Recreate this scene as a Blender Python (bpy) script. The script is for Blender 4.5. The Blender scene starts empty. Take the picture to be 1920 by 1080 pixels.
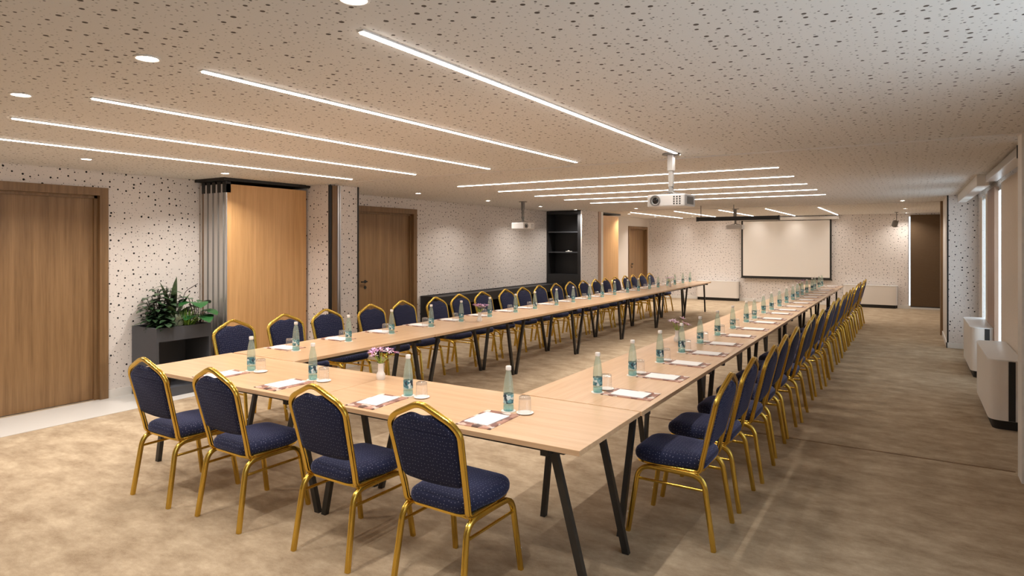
import bpy, bmesh, math, random
from mathutils import Vector, Matrix
random.seed(7)
PI = math.pi
SC = bpy.context.scene
COL = SC.collection

# ---------------------------------------------------------------- camera
F_PX, HORIZON, CAM_H = 1188.0, 456.5, 1.67
PSI = math.atan(747 / 1188.0)
cam = bpy.data.cameras.new('camera'); camo = bpy.data.objects.new('camera', cam); COL.objects.link(camo)
camo.location = (0, 0, CAM_H); camo.rotation_euler = (PI / 2, 0, PSI)
cam.sensor_width = 36.0; cam.lens = F_PX * 36 / 1920; cam.shift_y = -(540 - HORIZON) / 1920
cam.clip_start = 0.05; cam.clip_end = 200
SC.camera = camo

# ---------------------------------------------------------------- world, exposure
DAY = 2.8
STRIP_E = 20.0
STRIP_W = 13.6
SPOT_E = 45.0
SPOT_W = 8.0
w = bpy.data.worlds.new('world'); SC.world = w; w.use_nodes = True
bg = w.node_tree.nodes['Background']; bg.inputs[0].default_value = (0.80, 0.91, 1.0, 1); bg.inputs[1].default_value = DAY
vs = SC.view_settings
vs.view_transform = 'Standard'; vs.look = 'None'; vs.gamma = 1; vs.use_curve_mapping = False
vs.exposure = 0.0

# ---------------------------------------------------------------- materials
def newmat(name):
    m = bpy.data.materials.new(name); m.use_nodes = True
    nt = m.node_tree; return m, nt, nt.nodes['Principled BSDF']
def N(nt, t, **kw):
    n = nt.nodes.new(t)
    for k, v in kw.items(): setattr(n, k, v)
    return n
def plain(name, col, rough=.5, metal=0., spec=.5, bump=0., bscale=200):
    m, nt, b = newmat(name)
    b.inputs['Base Color'].default_value = (*col, 1); b.inputs['Roughness'].default_value = rough
    b.inputs['Metallic'].default_value = metal; b.inputs['Specular IOR Level'].default_value = spec
    if bump:
        no = N(nt, 'ShaderNodeTexNoise'); no.inputs['Scale'].default_value = bscale
        bp = N(nt, 'ShaderNodeBump'); bp.inputs['Strength'].default_value = bump; bp.inputs['Distance'].default_value = .002
        nt.links.new(no.outputs[0], bp.inputs['Height']); nt.links.new(bp.outputs[0], b.inputs['Normal'])
    return m
def emit(name, col, s):
    m = bpy.data.materials.new(name); m.use_nodes = True; nt = m.node_tree
    nt.nodes.clear(); e = N(nt, 'ShaderNodeEmission'); o = N(nt, 'ShaderNodeOutputMaterial')
    e.inputs[0].default_value = (*col, 1); e.inputs[1].default_value = s
    nt.links.new(e.outputs[0], o.inputs[0]); return m
def coords(nt, axes, world=True):
    """2-D coordinates picked out of the position: axes like 'XY', 'YZ', 'XZ'"""
    if world:
        src = N(nt, 'ShaderNodeNewGeometry').outputs['Position']
    else:
        src = N(nt, 'ShaderNodeTexCoord').outputs['Object']
    sp = N(nt, 'ShaderNodeSeparateXYZ'); nt.links.new(src, sp.inputs[0])
    cb = N(nt, 'ShaderNodeCombineXYZ')
    nt.links.new(sp.outputs[axes[0]], cb.inputs[0]); nt.links.new(sp.outputs[axes[1]], cb.inputs[1])
    return cb.outputs[0]
def math_n(nt, op, a, b=None, clamp=False):
    n = N(nt, 'ShaderNodeMath', operation=op); n.use_clamp = clamp
    for i, v in enumerate((a, b)):
        if v is None: continue
        if isinstance(v, (int, float)): n.inputs[i].default_value = v
        else: nt.links.new(v, n.inputs[i])
    return n.outputs[0]
def dots(nt, vec, scale, rmin, rmax, randomness=.75):
    """mask of round dots, one radius per voronoi cell"""
    v = N(nt, 'ShaderNodeTexVoronoi', voronoi_dimensions='2D', feature='F1')
    v.inputs['Scale'].default_value = scale; v.inputs['Randomness'].default_value = randomness
    nt.links.new(vec, v.inputs['Vector'])
    sep = N(nt, 'ShaderNodeSeparateColor'); nt.links.new(v.outputs['Color'], sep.inputs[0])
    r = math_n(nt, 'ADD', math_n(nt, 'MULTIPLY', sep.outputs[0], rmax - rmin), rmin)
    d = math_n(nt, 'SUBTRACT', r, v.outputs['Distance'])
    return math_n(nt, 'MULTIPLY', d, 60.0, True)
def dotted(name, base, dot, axes, sa, ra, sb, rb, rough=.8):
    m, nt, b = newmat(name); vec = coords(nt, axes)
    da = dots(nt, vec, sa, *ra); db = dots(nt, vec, sb, *rb)
    mask = math_n(nt, 'MAXIMUM', da, math_n(nt, 'MULTIPLY', db, .5))
    mx = N(nt, 'ShaderNodeMix', data_type='RGBA')
    mx.inputs[6].default_value = (*base, 1); mx.inputs[7].default_value = (*dot, 1)
    nt.links.new(mask, mx.inputs[0]); nt.links.new(mx.outputs[2], b.inputs['Base Color'])
    b.inputs['Roughness'].default_value = rough; b.inputs['Specular IOR Level'].default_value = .2
    return m
def wood(name, c1, c2, axes=(0, 1, 2), stretch=(18, 18, .7), rough=.45, coat=0., world=False):
    m, nt, b = newmat(name)
    tc = N(nt, 'ShaderNodeTexCoord') if not world else N(nt, 'ShaderNodeNewGeometry')
    mp = N(nt, 'ShaderNodeMapping'); mp.inputs['Scale'].default_value = stretch
    nt.links.new(tc.outputs['Object' if not world else 'Position'], mp.inputs[0])
    n1 = N(nt, 'ShaderNodeTexNoise'); n1.inputs['Scale'].default_value = 1.6; n1.inputs['Detail'].default_value = 6
    n2 = N(nt, 'ShaderNodeTexNoise'); n2.inputs['Scale'].default_value = 7; n2.inputs['Detail'].default_value = 4
    nt.links.new(mp.outputs[0], n1.inputs[0]); nt.links.new(mp.outputs[0], n2.inputs[0])
    s = math_n(nt, 'ADD', math_n(nt, 'MULTIPLY', n1.outputs[0], .65), math_n(nt, 'MULTIPLY', n2.outputs[0], .35))
    cr = N(nt, 'ShaderNodeValToRGB'); nt.links.new(s, cr.inputs[0])
    cr.color_ramp.elements[0].position = .32; cr.color_ramp.elements[0].color = (*c1, 1)
    cr.color_ramp.elements[1].position = .68; cr.color_ramp.elements[1].color = (*c2, 1)
    nt.links.new(cr.outputs[0], b.inputs['Base Color']); b.inputs['Roughness'].default_value = rough
    b.inputs['Coat Weight'].default_value = coat; b.inputs['Coat Roughness'].default_value = .12
    return m
def carpet_mat():
    m, nt, b = newmat('carpet'); vec = coords(nt, 'XY')
    mp = N(nt, 'ShaderNodeMapping'); mp.inputs['Scale'].default_value = (1.0, 1.7, 1); nt.links.new(vec, mp.inputs[0])
    a = N(nt, 'ShaderNodeTexNoise'); a.inputs['Scale'].default_value = 3.4; a.inputs['Detail'].default_value = 9; a.inputs['Roughness'].default_value = .74
    c = N(nt, 'ShaderNodeTexNoise'); c.inputs['Scale'].default_value = 260; c.inputs['Detail'].default_value = 2
    nt.links.new(mp.outputs[0], a.inputs[0]); nt.links.new(vec, c.inputs[0])
    s = math_n(nt, 'ADD', math_n(nt, 'MULTIPLY', a.outputs[0], .8), math_n(nt, 'MULTIPLY', c.outputs[0], .2))
    cr = N(nt, 'ShaderNodeValToRGB'); nt.links.new(s, cr.inputs[0])
    e = cr.color_ramp.elements; e[0].position = .36; e[0].color = (.265, .190, .120, 1); e[1].position = .68; e[1].color = (.545, .435, .305, 1)
    nt.links.new(cr.outputs[0], b.inputs['Base Color']); b.inputs['Roughness'].default_value = .95; b.inputs['Specular IOR Level'].default_value = .15
    bp = N(nt, 'ShaderNodeBump'); bp.inputs['Strength'].default_value = .35; bp.inputs['Distance'].default_value = .004
    nt.links.new(c.outputs[0], bp.inputs['Height']); nt.links.new(bp.outputs[0], b.inputs['Normal'])
    return m
def fabric(name, axes, sheen):
    m, nt, b = newmat(name)
    def spots(ax):
        vec = coords(nt, ax, False)
        v = N(nt, 'ShaderNodeTexVoronoi', voronoi_dimensions='2D'); v.inputs['Randomness'].default_value = .45; v.inputs['Scale'].default_value = 52
        nt.links.new(vec, v.inputs['Vector'])
        return math_n(nt, 'MULTIPLY', math_n(nt, 'SUBTRACT', .105, v.outputs['Distance']), 30, True)
    tc = N(nt, 'ShaderNodeTexCoord'); sp = N(nt, 'ShaderNodeSeparateXYZ'); nt.links.new(tc.outputs['Normal'], sp.inputs[0])
    ab = [math_n(nt, 'ABSOLUTE', sp.outputs[i]) for i in range(3)]
    third = {'XY': 'YZ', 'XZ': 'YZ'}[axes]; k = 'XYZ'.index(({'X', 'Y', 'Z'} - set(axes)).pop())
    flat = math_n(nt, 'GREATER_THAN', ab[k], .6); sx = math_n(nt, 'GREATER_THAN', ab[0], .7)
    other = 'XZ' if axes == 'XY' else 'XY'
    side = math_n(nt, 'ADD', math_n(nt, 'MULTIPLY', spots('YZ'), sx), math_n(nt, 'MULTIPLY', spots(other), math_n(nt, 'SUBTRACT', 1.0, sx)))
    mask = math_n(nt, 'ADD', math_n(nt, 'MULTIPLY', spots(axes), flat), math_n(nt, 'MULTIPLY', side, math_n(nt, 'SUBTRACT', 1.0, flat)))
    no = N(nt, 'ShaderNodeTexNoise'); no.inputs['Scale'].default_value = 160
    cr = N(nt, 'ShaderNodeValToRGB'); nt.links.new(no.outputs[0], cr.inputs[0])
    cr.color_ramp.elements[0].color = (.005, .006, .020, 1); cr.color_ramp.elements[1].color = (.021, .025, .070, 1)
    mx = N(nt, 'ShaderNodeMix', data_type='RGBA'); nt.links.new(mask, mx.inputs[0]); nt.links.new(cr.outputs[0], mx.inputs[6])
    mx.inputs[7].default_value = (.24, .25, .33, 1); nt.links.new(mx.outputs[2], b.inputs['Base Color'])
    b.inputs['Roughness'].default_value = .85; b.inputs['Sheen Weight'].default_value = sheen; b.inputs['Sheen Roughness'].default_value = .4
    b.inputs['Sheen Tint'].default_value = (.45, .5, .9, 1); b.inputs['Specular IOR Level'].default_value = .25
    return m
def thin_glass(name, tint, body=.0, bodycol=(1, 1, 1), rough=.03, edge=.65):
    m = bpy.data.materials.new(name); m.use_nodes = True; nt = m.node_tree; nt.nodes.clear()
    o = N(nt, 'ShaderNodeOutputMaterial'); t = N(nt, 'ShaderNodeBsdfTransparent'); t.inputs[0].default_value = (*tint, 1)
    g = N(nt, 'ShaderNodeBsdfGlossy'); g.inputs['Roughness'].default_value = rough
    lw = N(nt, 'ShaderNodeLayerWeight'); lw.inputs[0].default_value = .5
    fac = math_n(nt, 'ADD', math_n(nt, 'MULTIPLY', math_n(nt, 'POWER', lw.outputs['Facing'], 3.0), edge), .04)
    mx = N(nt, 'ShaderNodeMixShader'); nt.links.new(fac, mx.inputs[0])
    src = t.outputs[0]
    if body:
        d = N(nt, 'ShaderNodeBsdfDiffuse'); d.inputs[0].default_value = (*bodycol, 1)
        tl = N(nt, 'ShaderNodeBsdfTranslucent'); tl.inputs[0].default_value = (*bodycol, 1)
        m2 = N(nt, 'ShaderNodeMixShader'); m2.inputs[0].default_value = .5
        nt.links.new(d.outputs[0], m2.inputs[1]); nt.links.new(tl.outputs[0], m2.inputs[2])
        m1 = N(nt, 'ShaderNodeMixShader'); m1.inputs[0].default_value = body
        nt.links.new(t.outputs[0], m1.inputs[1]); nt.links.new(m2.outputs[0], m1.inputs[2]); src = m1.outputs[0]
    nt.links.new(src, mx.inputs[1]); nt.links.new(g.outputs[0], mx.inputs[2]); nt.links.new(mx.outputs[0], o.inputs[0])
    return m
def blind_mat(name, col, trans, tr=.0):
    m = bpy.data.materials.new(name); m.use_nodes = True; nt = m.node_tree; nt.nodes.clear()
    o = N(nt, 'ShaderNodeOutputMaterial'); d = N(nt, 'ShaderNodeBsdfDiffuse'); t = N(nt, 'ShaderNodeBsdfTranslucent')
    geo = N(nt, 'ShaderNodeNewGeometry'); mp = N(nt, 'ShaderNodeMapping'); mp.inputs['Scale'].default_value = (8, 8, 140)
    nt.links.new(geo.outputs['Position'], mp.inputs[0])
    no = N(nt, 'ShaderNodeTexNoise'); no.inputs['Scale'].default_value = 2; nt.links.new(mp.outputs[0], no.inputs[0])
    cr = N(nt, 'ShaderNodeValToRGB'); nt.links.new(no.outputs[0], cr.inputs[0])
    cr.color_ramp.elements[0].color = (*[c * .8 for c in col], 1); cr.color_ramp.elements[1].color = (*[min(1, c * 1.15) for c in col], 1)
    nt.links.new(cr.outputs[0], d.inputs[0]); t.inputs[0].default_value = (*col, 1)
    mx = N(nt, 'ShaderNodeMixShader'); mx.inputs[0].default_value = trans
    nt.links.new(d.outputs[0], mx.inputs[1]); nt.links.new(t.outputs[0], mx.inputs[2]); nt.links.new(mx.outputs[0], o.inputs[0])
    return m
def leaf_mat(name, c1, c2, rough=.4):
    m, nt, b = newmat(name); no = N(nt, 'ShaderNodeTexNoise'); no.inputs['Scale'].default_value = 22
    cr = N(nt, 'ShaderNodeValToRGB'); nt.links.new(no.outputs[0], cr.inputs[0])
    cr.color_ramp.elements[0].position = .35; cr.color_ramp.elements[0].color = (*c1, 1)
    cr.color_ramp.elements[1].position = .65; cr.color_ramp.elements[1].color = (*c2, 1)
    nt.links.new(cr.outputs[0], b.inputs['Base Color']); b.inputs['Roughness'].default_value = rough
    return m
def print_mat(name, cols, scale):
    m, nt, b = newmat(name); v = N(nt, 'ShaderNodeTexVoronoi'); v.inputs['Scale'].default_value = scale
    tc = N(nt, 'ShaderNodeTexCoord'); nt.links.new(tc.outputs['Object'], v.inputs['Vector'])
    sep = N(nt, 'ShaderNodeSeparateColor'); nt.links.new(v.outputs['Color'], sep.inputs[0])
    cr = N(nt, 'ShaderNodeValToRGB'); cr.color_ramp.interpolation = 'CONSTANT'; nt.links.new(sep.outputs[0], cr.inputs[0])
    e = cr.color_ramp.elements
    e[0].position = 0; e[0].color = (*cols[0], 1); e[1].position = 1 / len(cols); e[1].color = (*cols[1], 1)
    for i in range(2, len(cols)):
        x = e.new(i / len(cols)); x.color = (*cols[i], 1)
    nt.links.new(cr.outputs[0], b.inputs['Base Color']); b.inputs['Roughness'].default_value = .45
    return m

WALLC, WALLD = (.78, .72, .68), (.012, .010, .010)
M = {}
wd = dict(sa=12.5, ra=(.055, .145), sb=26.0, rb=(.0, .15))
M['wall_x'] = dotted('wallpaper_side', WALLC, WALLD, 'YZ', **wd)
M['wall_y'] = dotted('wallpaper_end', WALLC, WALLD, 'XZ', **wd)
M['ceil'] = dotted('ceiling_board', (.775, .75, .72), (.11, .09, .075), 'XY', 14.5, (.02, .155), 31.0, (.02, .165))
M['carpet'] = carpet_mat()
M['stone'] = plain('pale_stone', (.62, .60, .57), .35, bump=.1, bscale=8)
M['white'] = plain('white_paint', (.80, .77, .73), .45)
M['plainwall'] = plain('cream_wall', (.72, .65, .58), .8)
M['oak_dark'] = wood('oak_dark', (.175, .094, .038), (.315, .182, .082), stretch=(16, 16, .6))
M['oak_frame'] = wood('oak_frame', (.16, .088, .036), (.275, .158, .072), stretch=(18, 18, .8))
M['oak_warm'] = wood('oak_warm', (.55, .30, .115), (.74, .44, .20), stretch=(14, 14, .5))
M['beech_x'] = wood('beech_top', (.61, .375, .205), (.745, .505, .31), stretch=(.9, 14, 14), rough=.34, coat=.35)
M['jamb'] = wood('jamb_wood', (.33, .20, .13), (.45, .29, .20), stretch=(18, 18, .6))
M['alu'] = plain('aluminium', (.62, .60, .58), .28, .9)
M['alu_mat'] = plain('aluminium_matt', (.60, .58, .55), .45, .6)
M['black'] = plain('black_matt', (.012, .011, .010), .5)
M['steel'] = plain('black_powder_steel', (.020, .018, .017), .42)
M['grey'] = plain('anthracite_board', (.068, .072, .084), .5)
M['blackboard'] = plain('black_board', (.022, .022, .024), .5)
M['gold'] = plain('gold_paint', (.70, .475, .095), .24, 1.0)
M['seat'] = fabric('navy_fabric_seat', 'XY', .40); M['back'] = fabric('navy_fabric_back', 'XZ', .14)  # one fabric; lit seats and shaded backs imitated by more and less sheen
M['stud'] = plain('white_stud', (.85, .83, .78), .4)
M['led'] = emit('led_diffuser', (1.0, .935, .865), STRIP_E)
M['spot'] = emit('spot_lens', (1.0, .925, .845), SPOT_E)
M['bottle'] = thin_glass('bottle_glass', (.82, .90, .86), .22, (.74, .84, .77))
M['bbase'] = thin_glass('bottle_base_glass', (.72, .93, .93), .40, (.42, .72, .73))
M['blabel'] = print_mat('bottle_label', [(.05, .17, .21), (.14, .33, .37), (.62, .70, .70), (.02, .045, .07), (.30, .46, .48)], 60)
M['glass'] = thin_glass('tumbler_glass', (.96, .96, .96), .05, (1, 1, 1))
M['pane'] = thin_glass('window_glass', (.95, .97, .98), edge=.12)
M['paper'] = plain('paper', (.86, .84, .83), .7)
M['doily'] = plain('coaster_paper', (.84, .80, .76), .8)
M['folder'] = print_mat('folder_print', [(.30, .13, .09), (.45, .24, .18), (.10, .05, .04), (.62, .45, .38), (.70, .62, .56), (.22, .10, .08)], 22)
M['ceramic'] = plain('white_ceramic', (.82, .78, .74), .3)
M['petal'] = plain('pink_petal', (.62, .34, .55), .6); M['petal2'] = plain('pale_petal', (.80, .60, .74), .6)
M['core'] = plain('flower_core', (.20, .05, .12), .6)
M['stem'] = leaf_mat('stem_green', (.16, .26, .03), (.42, .50, .10))
M['screen'] = plain('screen_fabric', (.85, .80, .74), .9)
M['projector'] = plain('projector_white', (.78, .76, .74), .4)
M['lens'] = plain('lens_black', (.01, .01, .012), .08)
M['vent'] = plain('vent_grey', (.22, .21, .20), .5)
M['unit'] = plain('convector_white', (.80, .745, .69), .4); M['unit_top'] = plain('convector_top', (.84, .83, .82), .35)
M['blind'] = blind_mat('beige_blind', (.82, .72, .62), .16); M['blind_dark'] = blind_mat('brown_blind', (.135, .090, .055), .03)
M['leaf_dark'] = leaf_mat('leaf_dark', (.014, .034, .014), (.05, .10, .045)); M['leaf_mid'] = leaf_mat('leaf_mid', (.03, .075, .02), (.12, .19, .07))
M['leaf_bright'] = leaf_mat('leaf_bright', (.09, .22, .02), (.25, .42, .06)); M['leaf_pale'] = leaf_mat('leaf_pale', (.30, .36, .26), (.55, .58, .48))
M['leaf_big'] = leaf_mat('leaf_big', (.015, .075, .02), (.03, .13, .035), .3); M['twig'] = plain('twig', (.05, .03, .025), .7)
M['soil'] = plain('soil', (.02, .014, .010), .9)

# ---------------------------------------------------------------- mesh helpers
class MB:
    def __init__(s): s.v = []; s.f = []
    def add(s, vs, fs):
        k = len(s.v); s.v += [tuple(p) for p in vs]; s.f += [tuple(i + k for i in f) for f in fs]; return s
    def box(s, x0, x1, y0, y1, z0, z1):
        return s.add([(x0, y0, z0), (x1, y0, z0), (x1, y1, z0), (x0, y1, z0), (x0, y0, z1), (x1, y0, z1), (x1, y1, z1), (x0, y1, z1)],
                     [(3, 2, 1, 0), (4, 5, 6, 7), (0, 1, 5, 4), (1, 2, 6, 5), (2, 3, 7, 6), (3, 0, 4, 7)])
    def bar(s, a, b, wx, wy, ref=(0, 0, 1)):
        """rectangular bar between two points; the end faces stay horizontal when ref is None"""
        a, b = Vector(a), Vector(b)
        if ref is None: u, v = Vector((1, 0, 0)), Vector((0, 1, 0))
        else:
            t = (b - a).normalized(); u = Vector(ref).cross(t).normalized(); v = t.cross(u)
        P = []
        for c in (a, b):
            for i, j in ((-1, -1), (1, -1), (1, 1), (-1, 1)): P.append(c + u * (i * wx / 2) + v * (j * wy / 2))
        return s.add(P, [(3, 2, 1, 0), (4, 5, 6, 7), (0, 1, 5, 4), (1, 2, 6, 5), (2, 3, 7, 6), (3, 0, 4, 7)])
    def lathe(s, prof, n=20, c=(0, 0, 0), axis='Z'):
        def pt(r, h, a):
            x, y = r * math.cos(a), r * math.sin(a)
            p = {'Z': (x, y, h), 'Y': (x, h, y), 'X': (h, x, y)}[axis]
            return (p[0] + c[0], p[1] + c[1], p[2] + c[2])
        V = []; Fc = []
        for r, h in prof:
            V += [pt(max(r, 1e-5), h, 2 * PI * i / n) for i in range(n)]
        for k in range(len(prof) - 1):
            for i in range(n):
                j = (i + 1) % n; Fc.append((k * n + i, k * n + j, (k + 1) * n + j, (k + 1) * n + i))
        return s.add(V, Fc)
    def sweep(s, path, prof, ref, closed=False, scale=None):
        path = [Vector(p) for p in path]; n = len(path); m = len(prof); V = []; Fc = []; ref = Vector(ref)
        for i, p in enumerate(path):
            if closed: t = path[(i + 1) % n] - path[i - 1]
            else: t = path[min(i + 1, n - 1)] - path[max(i - 1, 0)]
            t.normalize(); a = (ref - t * ref.dot(t)).normalized(); b = t.cross(a)
            k = 1 if scale is None else scale[i]
            V += [p + a * (q[0] * k) + b * (q[1] * k) for q in prof]
        for i in range(n if closed else n - 1):
            for j in range(m):
                i2 = (i + 1) % n; j2 = (j + 1) % m
                Fc.append((i * m + j, i * m + j2, i2 * m + j2, i2 * m + j))
        if not closed: Fc += [tuple(range(m))[::-1], tuple((n - 1) * m + j for j in range(m))]
        return s.add(V, Fc)
    def tube(s, path, r, n=8, ref=(.31, .52, .79), scale=None):
        return s.sweep(path, [(r * math.cos(2 * PI * i / n), r * math.sin(2 * PI * i / n)) for i in range(n)], ref, False, scale)
    def loft(s, rings):
        m = len(rings[0]); V = [p for r in rings for p in r]; Fc = []
        for k in range(len(rings) - 1):
            for j in range(m): j2 = (j + 1) % m; Fc.append((k * m + j, k * m + j2, (k + 1) * m + j2, (k + 1) * m + j))
        Fc += [tuple(range(m))[::-1], tuple((len(rings) - 1) * m + j for j in range(m))]
        return s.add(V, Fc)
    def mesh(s, name, mat, smooth=None, bevel=0., seg=2):
        me = bpy.data.meshes.new(name); me.from_pydata(s.v, [], s.f)
        bm = bmesh.new(); bm.from_mesh(me)
        bmesh.ops.recalc_face_normals(bm, faces=bm.faces)
        if bevel:
            bmesh.ops.bevel(bm, geom=list(bm.edges), offset=bevel, segments=seg, affect='EDGES', profile=.5)
        bm.to_mesh(me); bm.free()
        if smooth is not None:
            me.polygons.foreach_set('use_smooth', [True] * len(me.polygons)); me.set_sharp_from_angle(angle=math.radians(smooth))
        me.materials.append(M[mat]); return me
def link(name, me, parent=None, loc=None, rot=None):
    o = bpy.data.objects.new(name, me); COL.objects.link(o)
    if parent is not None: o.parent = parent
    if loc is not None: o.location = loc
    if rot is not None: o.rotation_euler = rot
    return o
def part(name, mb, mat, parent, smooth=None, bevel=0.): return link(name, mb.mesh(name, mat, smooth, bevel), parent)
def tag(o, label, cat, group=None, kind=None):
    o['label'] = label; o['category'] = cat
    if group: o['group'] = group
    if kind: o['kind'] = kind
    return o
def thing(name, label, cat, loc=(0, 0, 0), rz=0., group=None, kind=None):
    o = link(name, None, None, loc, (0, 0, rz)); o.empty_display_size = .1
    return tag(o, label, cat, group, kind)
def struct(name, mb, mat, label, cat, bevel=0.): return tag(link(name, mb.mesh(name, mat, None, bevel)), label, cat, None, 'structure')
def copy_tree(o, parent=None):
    c = o.copy(); COL.objects.link(c); c.parent = parent
    for ch in o.children: copy_tree(ch, c)
    return c
def fillet(pts, rad, n=5):
    pts = [Vector(p) for p in pts]; out = [pts[0]]
    for i in range(1, len(pts) - 1):
        p = pts[i]; a = pts[i - 1] - p; b = pts[i + 1] - p; r = rad[i] if isinstance(rad, (list, tuple)) else rad
        r = min(r, a.length * .49, b.length * .49); p0 = p + a.normalized() * r; p1 = p + b.normalized() * r
        for k in range(n + 1):
            t = k / n; out.append(p0 * (1 - t) ** 2 + p * 2 * t * (1 - t) + p1 * t * t)
    out.append(pts[-1]); return out
def round_poly(pts, rad, n=5):
    """closed 2-D polygon with rounded corners"""
    out = []; m = len(pts); pts = [Vector((p[0], p[1])) for p in pts]
    for i in range(m):
        p = pts[i]; a = pts[i - 1] - p; b = pts[(i + 1) % m] - p; r = min(rad[i], a.length * .49, b.length * .49)
        p0 = p + a.normalized() * r; p1 = p + b.normalized() * r
        for k in range(n + 1):
            t = k / n; out.append(p0 * (1 - t) ** 2 + p * 2 * t * (1 - t) + p1 * t * t)
    return out
def inset(poly, d):
    """move a counter-clockwise outline inwards along its vertex normals"""
    out = []; m = len(poly)
    for i in range(m):
        t = (poly[(i + 1) % m] - poly[i - 1]); t.normalize(); out.append(poly[i] + Vector((-t.y, t.x)) * d)
    return out
ORD = ['first', 'second', 'third', 'fourth', 'fifth', 'sixth', 'seventh', 'eighth', 'ninth', 'tenth', 'eleventh', 'twelfth', 'thirteenth', 'fourteenth',
       'fifteenth', 'sixteenth', 'seventeenth', 'eighteenth', 'nineteenth', 'twentieth', 'twenty-first', 'twenty-second']

# ---------------------------------------------------------------- the room
CEIL = 2.44
XL, XLB, YB, YF, XW = -7.33, -6.97, 19.15, -2.0, .90      # left wall, left wall of the far section, far wall, near wall, window wall
T1, T2 = 5.65, 14.0                                        # the two folding-wall tracks
struct('floor', MB().box(XL - .2, XW + .2, YF - .2, YB + .2, -.12, 0), 'carpet', 'beige mottled carpet covering the whole conference room', 'floor')
struct('floor_tile_strip', MB().box(XL + .001, -6.62, YF, 4.46, 0, .004), 'stone', 'pale polished stone strip along the left wall by the door', 'floor')
struct('ceiling', MB().box(XL - .2, XW + .2, YF - .2, YB + .2, CEIL, CEIL + .1), 'ceil', 'low beige ceiling with grey dots', 'ceiling')
# left wall, with openings for the doors
D1, D2, D3 = (2.0, 3.46), (7.05, 8.50), (17.45, 19.0)
def wall_openings(mb, x0, x1, y0, y1, ops, z0=0, z1=CEIL):
    y = y0
    for a, b, za, zb in ops:
        if a > y: mb.box(x0, x1, y, a, z0, z1)
        if za > z0: mb.box(x0, x1, a, b, z0, za)
        if zb < z1: mb.box(x0, x1, a, b, zb, z1)
        y = b
    if y < y1: mb.box(x0, x1, y, y1, z0, z1)
    return mb
wl = struct('wall_left', wall_openings(MB(), XL - .2, XL, YF, T1, [(D1[0] + .06, D1[1] - .06, 0, 2.20)]), 'wall_x', 'black-dotted cream wall with the nearest brown door', 'wall')
struct('wall_left_middle', wall_openings(MB(), XL - .2, XL, T1, T2, [(D2[0] + .06, D2[1] - .06, 0, 2.20)]), 'wall_x', 'cream wallpapered wall above the long black bench', 'wall')
struct('wall_left_far', wall_openings(MB(), XLB - .2, XLB, T2, YB, [(D3[0] + .06, D3[1] - .06, 0, 2.12)]), 'plainwall', 'plain cream left wall of the far section with a door', 'wall')
pier = MB().box(XL, -6.40, 5.70, 6.22, 0, CEIL)
pp = thing('wall_pier', 'narrow black-dotted pier beside the tall warm oak panel', 'wall', kind='structure')
part('pier_side', MB().box(XL, -6.405, 5.70, 5.705, 0, CEIL), 'wall_y', pp); part('pier_face', MB().box(XL, -6.40, 5.705, 6.22, 0, CEIL), 'wall_x', pp)
part('edge_trim', MB().box(-6.41, -6.392, 6.205, 6.228, 0, CEIL), 'black', pp)
part('dark_profile', MB().box(-6.405, -6.385, 5.700, 5.745, 0, CEIL - .01), 'black', pp)
part('wooden_profile', MB().box(-6.405, -6.375, 5.745, 5.825, 0, CEIL - .01), 'oak_frame', pp)
part('metal_profile', MB().box(-6.405, -6.365, 5.825, 5.850, 0, CEIL - .01).box(-6.405, -6.372, 5.868, 5.885, 0, CEIL - .01), 'alu', pp)
pp = thing('wall_pier', 'dotted pier between the black shelf unit and the far oak panel', 'wall', kind='structure')
part('pier_face', MB().box(XL, -6.40, 13.62, 14.10, 0, CEIL).box(-6.43, -6.40, 13.2, 13.62, 0, CEIL), 'wall_x', pp)
part('wooden_profile', MB().box(-6.6, -6.385, 14.10, 14.24, 0, CEIL), 'jamb', pp); part('metal_profile', MB().box(-6.6, -6.385, 14.24, 14.36, 0, CEIL), 'white', pp)
# far wall with the window behind the brown blind
wb = MB().box(XLB - .2, -.05, YB, YB + .2, 0, CEIL).box(.58, XW + .2, YB, YB + .2, 0, CEIL).box(-.05, .58, YB, YB + .2, 0, .06).box(-.05, .58, YB, YB + .2, 2.36, CEIL)
struct('wall_back', wb, 'wall_y', 'far black-dotted end wall behind the projection screen', 'wall')
# right: window wall, pier, far wall
W1, W2 = (.6, 3.40, .60, 2.40), (5.95, 12.0, .30, 2.36)
struct('wall_right', wall_openings(MB(), XW, XW + .05, YF, 12.3, [W1, W2]), 'wall_x', 'right-hand window wall behind the beige roller blinds', 'wall')
pp = thing('wall_pier', 'grey dotted pier on the right beside the windows', 'wall', kind='structure')
part('pier_face', MB().box(.515, XW + .05, 12.30, 12.31, 0, CEIL), 'wall_y', pp); part('pier_side', MB().box(.50, XW + .05, 12.31, 13.9, 0, CEIL), 'white', pp)
part('edge_trim', MB().box(.495, .517, 12.294, 12.312, .08, CEIL), 'black', pp)
part('skirting', MB().box(.485, XW, 12.285, 12.30, 0, .085).box(.485, .50, 12.285, 13.9, 0, .085), 'white', pp)
struct('wall_right_far', MB().box(.68, XW + .2, 13.9, YB, 0, CEIL), 'plainwall', 'plain right wall of the far section', 'wall')
struct('wall_front', MB().box(XL - .2, XW + .2, YF - .2, YF, 0, CEIL), 'wall_y', 'dotted wall behind the viewer', 'wall')
struct('trim_1', MB().box(.462, .50, 13.9, 14.08, 0, CEIL), 'oak_frame', 'brown wooden post at the end of the dotted pier', 'post')
pp = thing('trim_2', 'brown wooden jamb at the right edge of the picture', 'post', kind='structure')
part('jamb_face', MB().box(.668, XW, 5.62, 5.80, 0, CEIL), 'jamb', pp); part('edge_strip', MB().box(.655, .668, 5.615, 5.80, 0, CEIL), 'white', pp)
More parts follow.
